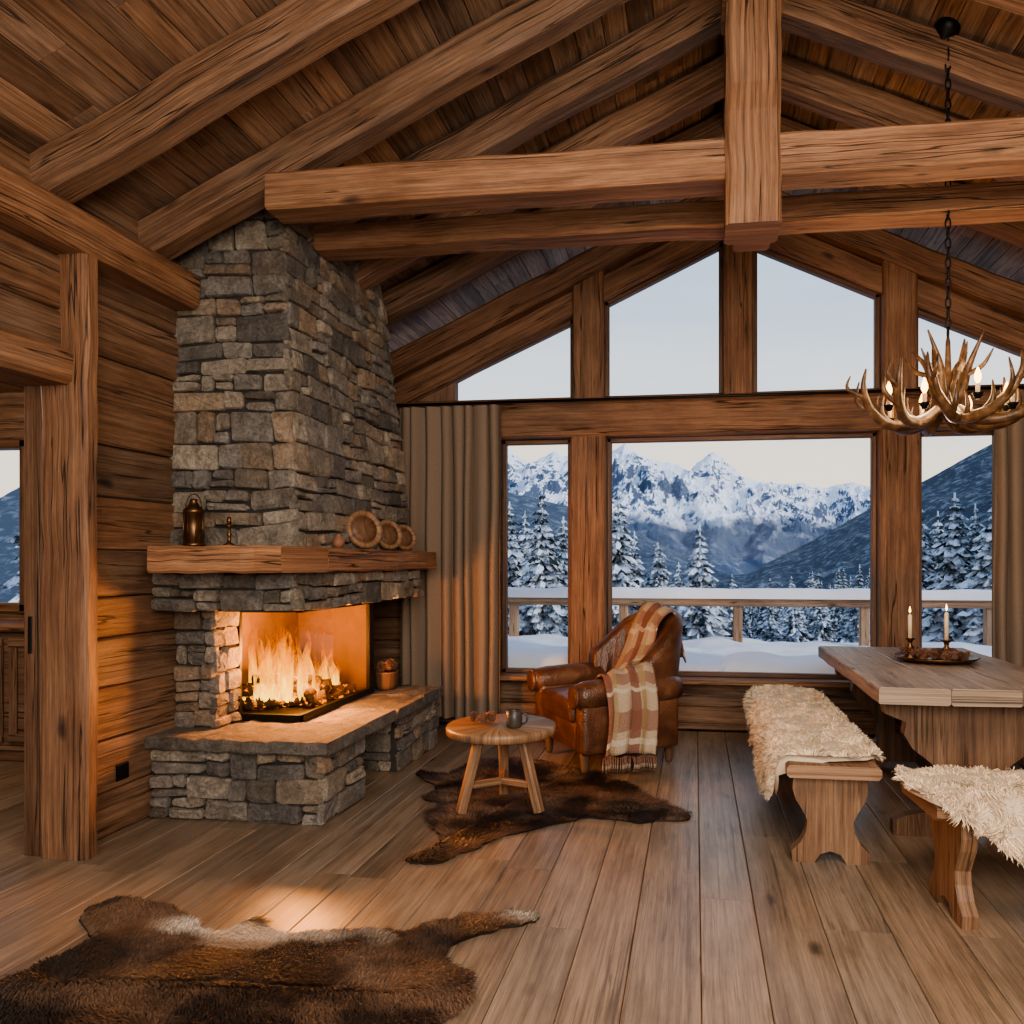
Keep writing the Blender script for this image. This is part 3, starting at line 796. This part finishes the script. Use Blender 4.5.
def bench(name,loc,rz,L):
    b=root(name,loc,rz);mb=MB()
    box(mb,-.20,.20,-L/2,L/2,.405,.46,'y',bev=.012,jit=.003,segs=8,tint=(1.1,1.05,1))
    mb.obj('seat',M_bench,b)
    pf=[(-.165,0),(-.07,0),(-.045,.04),(0,.055),(.045,.04),(.07,0),(.165,0),(.17,.05),(.13,.09),(.105,.14),(.10,.19),(.125,.24),(.15,.28),(.165,.33),(.16,.405),(-.16,.405),(-.165,.33),(-.15,.28),(-.125,.24),(-.10,.19),(-.105,.14),(-.13,.09),(-.17,.05)]
    mb=MB()
    for yy in (-L/2+.13,L/2-.13): extrude_profile(mb,pf,.06,lambda a,b_,c,yy=yy:V((a,yy+c,b_)),(1,.95,.9))
    box(mb,-.025,.025,-L/2+.15,L/2-.15,.30,.38,'y',bev=.005)
    mb.obj('legs',M_bench,b);return b
def fleece(name,loc,rz,y0,y1,hl,hr,count,seed,pw=.22):
    w=.205;zt=.465
    def S(s,y,o=0):
        if abs(s)<=w-.03: p=V((s,y,zt));nrm=V((0,0,1))
        else:
            sg=1 if s>0 else -1;e=abs(s)-(w-.03)
            if e<.06:
                a=e/.06*math.pi/2*.95;p=V((sg*(w-.03+.04*math.sin(a)),y,zt-.04*(1-math.cos(a))));nrm=V((sg*math.sin(a),0,math.cos(a)))
            else: p=V((sg*(w+.012+.02*(e-.06)),y,zt-.04-(e-.06)));nrm=V((sg,0,.1))
        return p+nrm*o,nrm
    def ext(y,side):
        t=(y-y0)/(y1-y0);e=math.sin(math.pi*min(1,max(0,t)))**pw
        h=(hr if side>0 else hl)
        return (w+.03)*.8*e+.02+max(0,h)*e*(.85+.6*noise.noise(V((y*4,side*3+seed,0))))
    mb=MB();NY=40;NSs=24;vs=[];fs=[]
    for i in range(NY+1):
        y=y0+(y1-y0)*i/NY;a=-ext(y,-1);b=ext(y,1)
        for k in range(NSs+1):
            s=a+(b-a)*k/NSs
            ed=min(k,NSs-k,i,NY-i)/3;o=.004+.030*min(1,ed)+.012*noise.noise(V((s*9,y*9,seed)))
            vs.append(S(s,y,o)[0])
    for i in range(NY):
        for k in range(NSs): fs.append((i*(NSs+1)+k,i*(NSs+1)+k+1,(i+1)*(NSs+1)+k+1,(i+1)*(NSs+1)+k))
    mb.add(vs,fs,None,(.8,.78,.75),0,True)
    for k in range(count):
        y=R.uniform(y0,y1);a=-ext(y,-1);b=ext(y,1);s=R.uniform(a,b)
        p,nrm=S(s,y,.026)
        nz=noise.noise_vector(V((p.x*13,p.y*13,p.z*13+seed)))
        d=(nrm*.55+nz*2.0+V((0,0,-.25))+V((R.uniform(-.3,.3),R.uniform(-.3,.3),R.uniform(-.3,.3)))).normalized()
        if d.dot(nrm)<0:d=d-nrm*d.dot(nrm)*1.5
        l=R.uniform(.022,.052);wv=d.cross(V((R.uniform(-1,1),R.uniform(-1,1),R.uniform(-1,1)))).normalized()*.0020
        c=R.uniform(.75,1.25)*(1+.35*noise.noise(V((p.x*12,p.y*12,seed))))
        mid=p+d*l*.6;tip=p+d*l*.8+V((nz.y,nz.z,-.3))*l*.6
        mb.add([p-wv,p+wv,mid+wv,mid-wv,tip],[(0,1,2,3),(3,2,4)],None,(c,c*.96,c*.90))
    return mb.obj(name,M_wool,loc=loc,rot=(0,0,rz),recalc=False)
bench('wooden_bench',(.60,4.58,0),0,1.95)
fleece('sheepskin_throw',(.60,4.58,0),0,-.92,.1,.30,.05,30000,1)
fleece('sheepskin_throw',(.60,4.58,0),0,-.02,1.0,.20,.10,16000,5)
bench('wooden_bench',(1.78,3.33,0),math.radians(-86),1.85)
fleece('sheepskin_throw',(1.78,3.33,0),math.radians(-86),-.97,.1,.12,.17,30000,9,.3)
bench('wooden_bench',(2.05,4.75,0),0,1.9)
fleece('sheepskin_throw',(2.05,4.75,0),0,-.6,.6,.12,.12,8000,13)

r=root('candle_tray',(1.40,4.95,.768))
mb=MB();lathe(mb,[(.12,0),(.21,.012),(.235,.028),(.23,.032),(.20,.018),(.001,.012)],n=36);mb.obj('tray',M_brass,r)
mf=MB()
for i,(x,y,h) in enumerate(((-.13,.06,.14),(.05,-.03,.16))):
    mb=MB();lathe(mb,[(.045,.012),(.045,.02),(.016,.035),(.012,.06),(.024,.075),(.012,.09),(.014,.11),(.03,.125),(.03,.13)],c=(x,y,0),n=16);mb.obj('holder_%d'%i,M_brass,r)
    mb=MB();lathe(mb,[(.0125,.13),(.012,.13+h*.95),(.004,.13+h)],c=(x,y,0),n=12);tube(mb,[(x,y,.13+h),(x,y,.145+h)],.0015,5);mb.obj('candle_%d'%i,M_wax,r)
    lathe(mf,[(.001,.138+h),(.006,.148+h),(.005,.16+h),(.0005,.178+h)],c=(x,y,0),n=8)
mf.obj('candle_flames',M_bulb,r)
mb=MB()
for k in range(34):
    a=R.uniform(0,6.3);q_=R.uniform(.02,.18);pinecone(mb,(q_*math.cos(a),q_*math.sin(a),.045),R.uniform(.035,.055),(R.uniform(-1,1),R.uniform(-1,1),.4))
mb.obj('cones',M_cone,r)

# ------------------------------------------------------------------ chandelier
CX,CY,CZ=1.31,4.42,2.20
cd=root('antler_chandelier',(CX,CY,CZ))
mb=MB()
def pol(a,r,z): return (r*math.cos(a),r*math.sin(a),z)
for k in range(9):
    a=k*2*math.pi/9+.2+R.uniform(-.08,.08);tw=R.choice((-1,1))*.22
    P=catmull([pol(a-tw*2,.04,-.05),pol(a-tw,.15,-.12),pol(a,.29,-.12),pol(a+tw*.6,.39,-.05),pol(a+tw,.44,.06),pol(a+tw*1.1,.43,.16)],5)
    tube(mb,P,[.030,.033,.028,.023,.016,.004],8)
    for (i,da,dr,h,r0) in ((9,.28,.02,.16,.018),(14,-.25,.05,.18,.016),(18,.2,.07,.11,.013),(6,-.35,.0,.13,.016)):
        p=P[i];aa=a+tw*.3
        q1=p+V(pol(aa+da,.06+dr*.5,h*.4));q2=p+V(pol(aa+da*1.6,.055+dr*.4,h))
        tube(mb,catmull([p,q1,q2],4),[r0,r0*.8,.003],7)
for k in range(6):
    a=k*math.pi/3+.5
    P=catmull([pol(a,.02,-.05),pol(a+.3,.07,.06),pol(a+.4,.10,.17),pol(a+.2,.17,.27+.07*(k%2))],5)
    tube(mb,P,[.028,.025,.018,.004],8)
    p=P[8];tube(mb,catmull([p,p+V(pol(a,.08,.04)),p+V(pol(a,.13,.12))],4),[.015,.012,.003],7)
lathe(mb,[(.0,-.11),(.04,-.09),(.06,-.04),(.04,.02),(.02,.06),(.012,.30),(.006,.33)],n=14)
mb.obj('antlers',M_antler,cd)
mb=MB();mbk=MB();mbb=MB()
for k in range(8):
    a=k*math.pi/4+.15;p=V(pol(a,.31,-.06 if k%2 else -.03))
    lathe(mbk,[(.012,-.03),(.026,-.005),(.028,.0),(.012,.002)],c=p,n=12)
    lathe(mb,[(.011,.0),(.011,.045)],c=p,n=10)
    lathe(mbb,[(.006,.045),(.017,.07),(.016,.09),(.003,.125)],c=p,n=10)
mb.obj('candle_sleeves',M_wax,cd);mbk.obj('candle_cups',M_black,cd);mbb.obj('flame_bulbs',M_bulb,cd)
mb=MB();zc=zp(2*RX-CX)-CZ;z=.32;k=0
while z<zc-.05:
    c=V((0,0,z+.028));P=[]
    for i in range(10):
        a=2*math.pi*i/10;P.append(c+(V((.013*math.cos(a),0,.034*math.sin(a))) if k%2 else V((0,.013*math.cos(a),.034*math.sin(a)))))
    tube(mb,P,.0042,6,closed=True);z+=.052;k+=1
lathe(mb,[(.065,.01),(.065,-.015),(.05,-.04),(.02,-.06),(.008,-.075)],c=(0,0,zc),n=24,axis=(SL,0,1))
mb.obj('chain_and_canopy',M_black,cd)

# ------------------------------------------------------------------ curtains
def curtain(name,x0,x1,seed):
    mb=MB();N=260;Z=20;vs=[];fs=[];uv=[];zt,zb=2.61,.09
    for i in range(N+1):
        t=i/N;x=x0+(x1-x0)*t
        ph=t*(x1-x0)*62+3.2*noise.noise(V((t*3.1,seed,0)))+1.5*noise.noise(V((t*9,seed,4)))
        am=.034+.024*noise.noise(V((t*6,seed,9)))
        for j in range(Z+1):
            v=j/Z
            s=math.sin(ph+.5*math.sin(v*1.8+t*5))
            y=6.26+(am*(.75+.7*v))*s+.010*noise.noise(V((t*12,v*2.5,seed)))
            vs.append((x+.012*math.cos(ph*1.0)+.012*noise.noise(V((t*5,v*3,seed+2))),y,zt+(zb-zt)*v))
    for i in range(N):
        for j in range(Z):
            fs.append((i*(Z+1)+j,i*(Z+1)+j+1,(i+1)*(Z+1)+j+1,(i+1)*(Z+1)+j));uv.append([(i/N,j/Z),(i/N,(j+1)/Z),((i+1)/N,(j+1)/Z),((i+1)/N,j/Z)])
    mb.add(vs,fs,uv,(1,1,1),0,True);mb.obj(name,M_curtain,recalc=False)
curtain('curtain',-2.40,-1.53,0);curtain('curtain',2.16,2.95,2)
mb=MB();tube(mb,[(-2.6,6.26,2.63),(3.15,6.26,2.63)],.011,10);mb.obj('curtain_rod',M_black)

# ------------------------------------------------------------------ terrace
tr_=root('snowy_terrace')
mb=MB();x=-4
while x<5: box(mb,x,x+.14,6.66,9.3,-.08,-.02,'y');x+=.145
mb.obj('deck_boards',M_deck,tr_)
def snowslab(mb,x0,x1,y0,y1,zb,zt,nx,ny,amp,edge=.12,seed=0):
    vs=[];fs=[]
    for i in range(nx+1):
        for j in range(ny+1):
            x=x0+(x1-x0)*i/nx;y=y0+(y1-y0)*j/ny
            e=min(x-x0,x1-x,y-y0,y1-y)/edge;e=min(1,max(0,e));e=math.sqrt(1-(1-e)**2)
            z=zb+(zt-zb)*e+amp*noise.fractal(V((x*1.4,y*1.4,seed)),1,2,3)*e
            vs.append((x,y,z))
    for i in range(nx):
        for j in range(ny): fs.append((i*(ny+1)+j,(i+1)*(ny+1)+j,(i+1)*(ny+1)+j+1,i*(ny+1)+j+1))
    mb.add(vs,fs,None,(1,1,1),0,True)
mb=MB();snowslab(mb,-4,5,6.68,9.35,-.02,.47,160,50,.05)
snowslab(mb,.2,1.5,6.7,7.3,.42,.55,40,16,.05,.25,4)
snowslab(mb,-2,-.9,6.7,7.5,.42,.56,40,16,.05,.25,8)
mb.obj('snow_cover',M_snow,tr_,recalc=False)
mb=MB()
for px_ in (-3.4,-2.07,-.80,.47,1.82,3.1,4.3): box(mb,px_-.05,px_+.05,9.0,9.1,-.02,.90,'z',bev=.008)
box(mb,-4,5,8.97,9.13,.86,.95,'x',bev=.01);mb.obj('railing',M_deck,tr_)
mb=MB();snowslab(mb,-4,5,8.94,9.16,.945,1.06,200,8,.02,.09,3)
mb.obj('railing_snow',M_snow,tr_,recalc=False)

# ------------------------------------------------------------------ landscape
def land_mat(name,zl,forest,snow,fs,hk=.08,lo=.50,hi=.62,amt=.7,patch=4.0):  # distance haze is painted into the bluish forest colours
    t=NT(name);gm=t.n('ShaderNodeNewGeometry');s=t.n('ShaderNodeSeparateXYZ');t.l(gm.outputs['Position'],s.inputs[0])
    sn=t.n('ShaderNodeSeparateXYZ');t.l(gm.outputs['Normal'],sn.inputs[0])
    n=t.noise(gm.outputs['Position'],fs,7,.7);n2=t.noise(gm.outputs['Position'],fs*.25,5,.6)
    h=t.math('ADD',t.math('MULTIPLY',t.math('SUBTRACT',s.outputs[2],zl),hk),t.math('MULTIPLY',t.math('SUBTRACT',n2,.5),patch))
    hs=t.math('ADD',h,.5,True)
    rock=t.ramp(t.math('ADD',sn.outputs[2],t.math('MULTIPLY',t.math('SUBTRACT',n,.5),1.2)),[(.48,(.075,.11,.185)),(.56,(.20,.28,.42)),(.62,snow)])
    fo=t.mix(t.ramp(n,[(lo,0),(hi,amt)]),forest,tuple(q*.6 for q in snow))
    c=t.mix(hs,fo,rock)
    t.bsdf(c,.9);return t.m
def interp(P,x):
    if x<=P[0][0]:return P[0][1]
    for a,b in zip(P,P[1:]):
        if x<=b[0]: return a[1]+(b[1]-a[1])*(x-a[0])/(b[0]-a[0])
    return P[-1][1]
def ridge(name,prof,yc,depth,x0,x1,nx,ny,base,amp,fq,mat,sharp=1.15,crest=.12):
    mb=MB();vs=[];fs=[]
    for j in range(ny+1):
        y=yc-depth+depth*1.25*j/ny
        s=(yc-y)/depth
        for i in range(nx+1):
            x=x0+(x1-x0)*i/nx
            w=noise.noise(V((x*fq*.7,y*fq*.7,3)))
            c=interp(prof,x+w*12*abs(s)*3)
            f=(1-abs(s))**sharp if s>=0 else (1-abs(s)*1.5)
            rn=noise.ridged_multi_fractal(V((x*fq,y*fq*.6,1.7)),.9,2.1,7,1.0,2.0)-1.0
            fade=min(1,abs(s)*3.0+crest)
            vs.append((x,y,base+(c-base)*f+rn*amp*fade*max(.15,f)))
    for j in range(ny):
        for i in range(nx): fs.append((j*(nx+1)+i,j*(nx+1)+i+1,(j+1)*(nx+1)+i+1,(j+1)*(nx+1)+i))
    mb.add(vs,fs,None,(1,1,1),0,False);return mb.obj(name,mat,recalc=False)
farP=[(-700,120),(-500,170),(-380,150),(-330,165),(-274,154),(-241,148),(-208,126),(-176,140),(-131,120),(-105,137),(-87,149),(-56,126),(-30,126),(-6,113),(8,125),(21,137),(40,118),(55,107),(80,99),(103,92),(128,95),(149,85),(179,94),(216,86),(276,97),(343,107),(420,140),(600,160),(800,120)]
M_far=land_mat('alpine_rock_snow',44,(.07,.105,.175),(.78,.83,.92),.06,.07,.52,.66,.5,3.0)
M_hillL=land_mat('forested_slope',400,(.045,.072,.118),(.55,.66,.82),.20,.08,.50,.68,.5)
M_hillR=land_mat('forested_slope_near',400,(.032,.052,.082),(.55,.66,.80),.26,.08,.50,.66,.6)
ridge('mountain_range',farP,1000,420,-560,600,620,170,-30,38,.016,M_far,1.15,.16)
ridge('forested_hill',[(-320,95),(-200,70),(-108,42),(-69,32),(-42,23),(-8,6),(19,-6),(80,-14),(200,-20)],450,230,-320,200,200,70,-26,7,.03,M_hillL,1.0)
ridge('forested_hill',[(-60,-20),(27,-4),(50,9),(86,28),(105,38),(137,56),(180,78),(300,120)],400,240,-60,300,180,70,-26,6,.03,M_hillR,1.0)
mb=MB();vs=[];fs=[];NX=60;NY=60
def gz(x,y): return -1.2-.085*(y-9)+.8*noise.noise(V((x*.08,y*.08,0)))-max(0,y-160)*.02
for j in range(NY+1):
    for i in range(NX+1):
        y=7+330*(j/NY)**1.8;x=(-1+2*i/NX)*(40+y*.9);vs.append((x,y,gz(x,y)))
for j in range(NY):
    for i in range(NX): fs.append((j*(NX+1)+i,j*(NX+1)+i+1,(j+1)*(NX+1)+i+1,(j+1)*(NX+1)+i))
mb.add(vs,fs,None,(1,1,1),0,True);mb.obj('snow_ground',M_snow,recalc=False)

t=NT('snowy_spruce');gm=t.n('ShaderNodeNewGeometry');s_=t.n('ShaderNodeSeparateXYZ');t.l(gm.outputs['Normal'],s_.inputs[0])
n=t.noise(gm.outputs['Position'],3.0,4,.7)
f=t.math('ADD',t.math('MULTIPLY',t.math('SUBTRACT',n,.5),2.2),s_.outputs[2])
c=t.ramp(f,[(.42,(.014,.025,.030)),(.74,(.60,.68,.80))])
t.bsdf(c,.85);M_tree=t.m
def tree_mesh(seed):
    rr=random.Random(seed);mb=MB()
    tube(mb,[(0,0,0),(0,0,.98)],[.018,.003],6)
    n=26
    for i in range(n):
        t=i/n;z=.06+.92*t;rad=.19*(1-t)**.85*rr.uniform(.80,1.18)+.006;m=13 if t<.6 else 9
        for k in range(m):
            a=2*math.pi*(k+rr.random()*.7)/m+i;l=rad*rr.uniform(.65,1.2);w=l*.24+.003
            c,s=math.cos(a),math.sin(a);px,py=-s,c
            zr=z;zm=z+.005-.10*l;zt=z-.42*l
            vs=[(0,0,zr+.012),(c*l*.5+px*w*.8,s*l*.5+py*w*.8,zm-.16*l),(c*l*.55,s*l*.55,zm+.02*l+.004),(c*l*.5-px*w*.8,s*l*.5-py*w*.8,zm-.16*l),(c*l,s*l,zt),(c*l*.8+px*w*.5,s*l*.8+py*w*.5,zt-.02*l),(c*l*.8-px*w*.5,s*l*.8-py*w*.5,zt-.02*l)]
            mb.add(vs,[(0,1,2),(0,2,3),(2,1,5),(2,5,4),(2,4,6),(2,6,3)],None)
    return mb
forest=root('spruce_forest')
protos=[tree_mesh(s).obj('spruce_tree',M_tree,forest,recalc=False) for s in (1,2,3)]
meshes=[p.data for p in protos]
first=list(protos)
def put(x,y,top,k=1.0):
    g=gz(x,y)-.3;h=top-g
    if h<1.5: return
    if first: o=first.pop()
    else:
        o=bpy.data.objects.new('spruce_tree',R.choice(meshes));COL.objects.link(o);o.parent=forest
    o.location=(x,y,g);o.scale=(h*R.uniform(.9,1.15)*k,)*2+(h,);o.rotation_euler=(0,0,R.uniform(0,6))
for ra,ty,y in ((-.2146,506,26),(-.1925,484,20),(-.165,512,28),(-.235,496,23),(-.0955,486,20),(-.075,528,28),(-.045,536,32),(-.118,506,30),(.006,522,22),(-.02,560,38),(.045,572,44),(.0905,576,50),(.149,572,48),(.196,562,42),(.12,582,40),(.262,494,25),(.285,510,28),(.304,492,23),(.327,503,26),(.35,484,22),(.245,515,34),(.22,556,42),(.375,500,26),(-.26,510,26),(-.29,495,23)):
    put(ra*y,y,1.35+(562-ty)*y/800,1.25)
for k in range(560):
    y=38+200*R.random()**.8;x=R.uniform(-.66,.78)*y
    ra=x/y
    lo=555+22*math.exp(-((ra-.06)/.12)**2)
    ty=R.uniform(lo,lo+28)
    put(x,y,min(1.35+(562-ty)*y/800,gz(x,y)+15),1.1)
for k in range(26):
    y=R.uniform(18,45);x=R.choice((-1,1))*R.uniform(.42,1.1)*y
    put(x,y,gz(x,y)+R.uniform(7,13))

# ------------------------------------------------------------------ world & lights
w=bpy.data.worlds.new('winter_dusk_sky');bpy.context.scene.world=w;w.use_nodes=True
nt=w.node_tree;nt.nodes.clear()
out=nt.nodes.new('ShaderNodeOutputWorld');bg=nt.nodes.new('ShaderNodeBackground')
tc=nt.nodes.new('ShaderNodeTexCoord');sp=nt.nodes.new('ShaderNodeSeparateXYZ');nt.links.new(tc.outputs['Generated'],sp.inputs[0])
mp=nt.nodes.new('ShaderNodeMapping');mp.inputs['Scale'].default_value=(1.2,1.2,9);nt.links.new(tc.outputs['Generated'],mp.inputs[0])
nz=nt.nodes.new('ShaderNodeTexNoise');nz.inputs['Scale'].default_value=1.6;nz.inputs['Detail'].default_value=5;nt.links.new(mp.outputs[0],nz.inputs['Vector'])
ml=nt.nodes.new('ShaderNodeMath');ml.operation='MULTIPLY_ADD';ml.inputs[1].default_value=.22;nt.links.new(nz.outputs[0],ml.inputs[0]);nt.links.new(sp.outputs[2],ml.inputs[2])
rp=nt.nodes.new('ShaderNodeValToRGB');e=rp.color_ramp.elements
st_=[(0,(.28,.33,.40)),(.11,(1.0,.80,.58)),(.23,(.95,.87,.75)),(.32,(.74,.79,.84)),(.44,(.52,.63,.77)),(1,(.27,.40,.64))]
while len(e)<len(st_):e.new(.5)
for i,(p,c) in enumerate(st_):e[i].position=p;e[i].color=(*c,1)
nt.links.new(ml.outputs[0],rp.inputs[0]);nt.links.new(rp.outputs[0],bg.inputs[0]);bg.inputs[1].default_value=1.35
nt.links.new(bg.outputs[0],out.inputs[0])
def light(name,ty,loc,en,col,size=.1,rot=(0,0,0)):
    l=bpy.data.lights.new(name,ty);l.energy=en;l.color=col
    if ty=='AREA': l.shape='RECTANGLE';l.size=size;l.size_y=size*.6
    elif ty=='SUN': l.angle=math.radians(3)
    else: l.shadow_soft_size=size
    o=bpy.data.objects.new(name,l);COL.objects.link(o);o.location=loc;o.rotation_euler=rot;return o
light('fire_glow_light','POINT',(-2.34,4.52,.78),150,(1,.36,.09),.10)
light('chandelier_light','POINT',(CX,CY,CZ+.02),50,(1,.68,.38),.25)
light('rear_fill_light','AREA',(.5,-.8,2.1),205,(1,.85,.70),2.4,(math.radians(102),0,0))  # added warm fill from behind the camera, not a lamp of the room
light('overhead_fill_light','AREA',(.4,.9,3.3),80,(1,.85,.70),1.8,(math.radians(25),0,0))  # added warm fill from above, out of view, no fixture there
light('side_room_light','POINT',(-4.6,3.4,2.3),60,(1,.80,.6),.15)
light('mountain_shading_sun','SUN',(20,0,20),2.6,(1,.88,.78),rot=V((1,-.35,.38)).to_track_quat('Z','Y').to_euler())  # added sun to give the mountains directional shading; the dusk has no direct sun

# ------------------------------------------------------------------ camera
cam=bpy.data.cameras.new('camera');co=bpy.data.objects.new('camera',cam);COL.objects.link(co)
cam.sensor_width=36;cam.lens=28.125;cam.shift_x=-67/1024;cam.shift_y=50/1024;cam.clip_end=5000
co.location=(0,0,1.35);co.rotation_euler=(math.radians(90),0,math.radians(8.25))
bpy.context.scene.camera=co
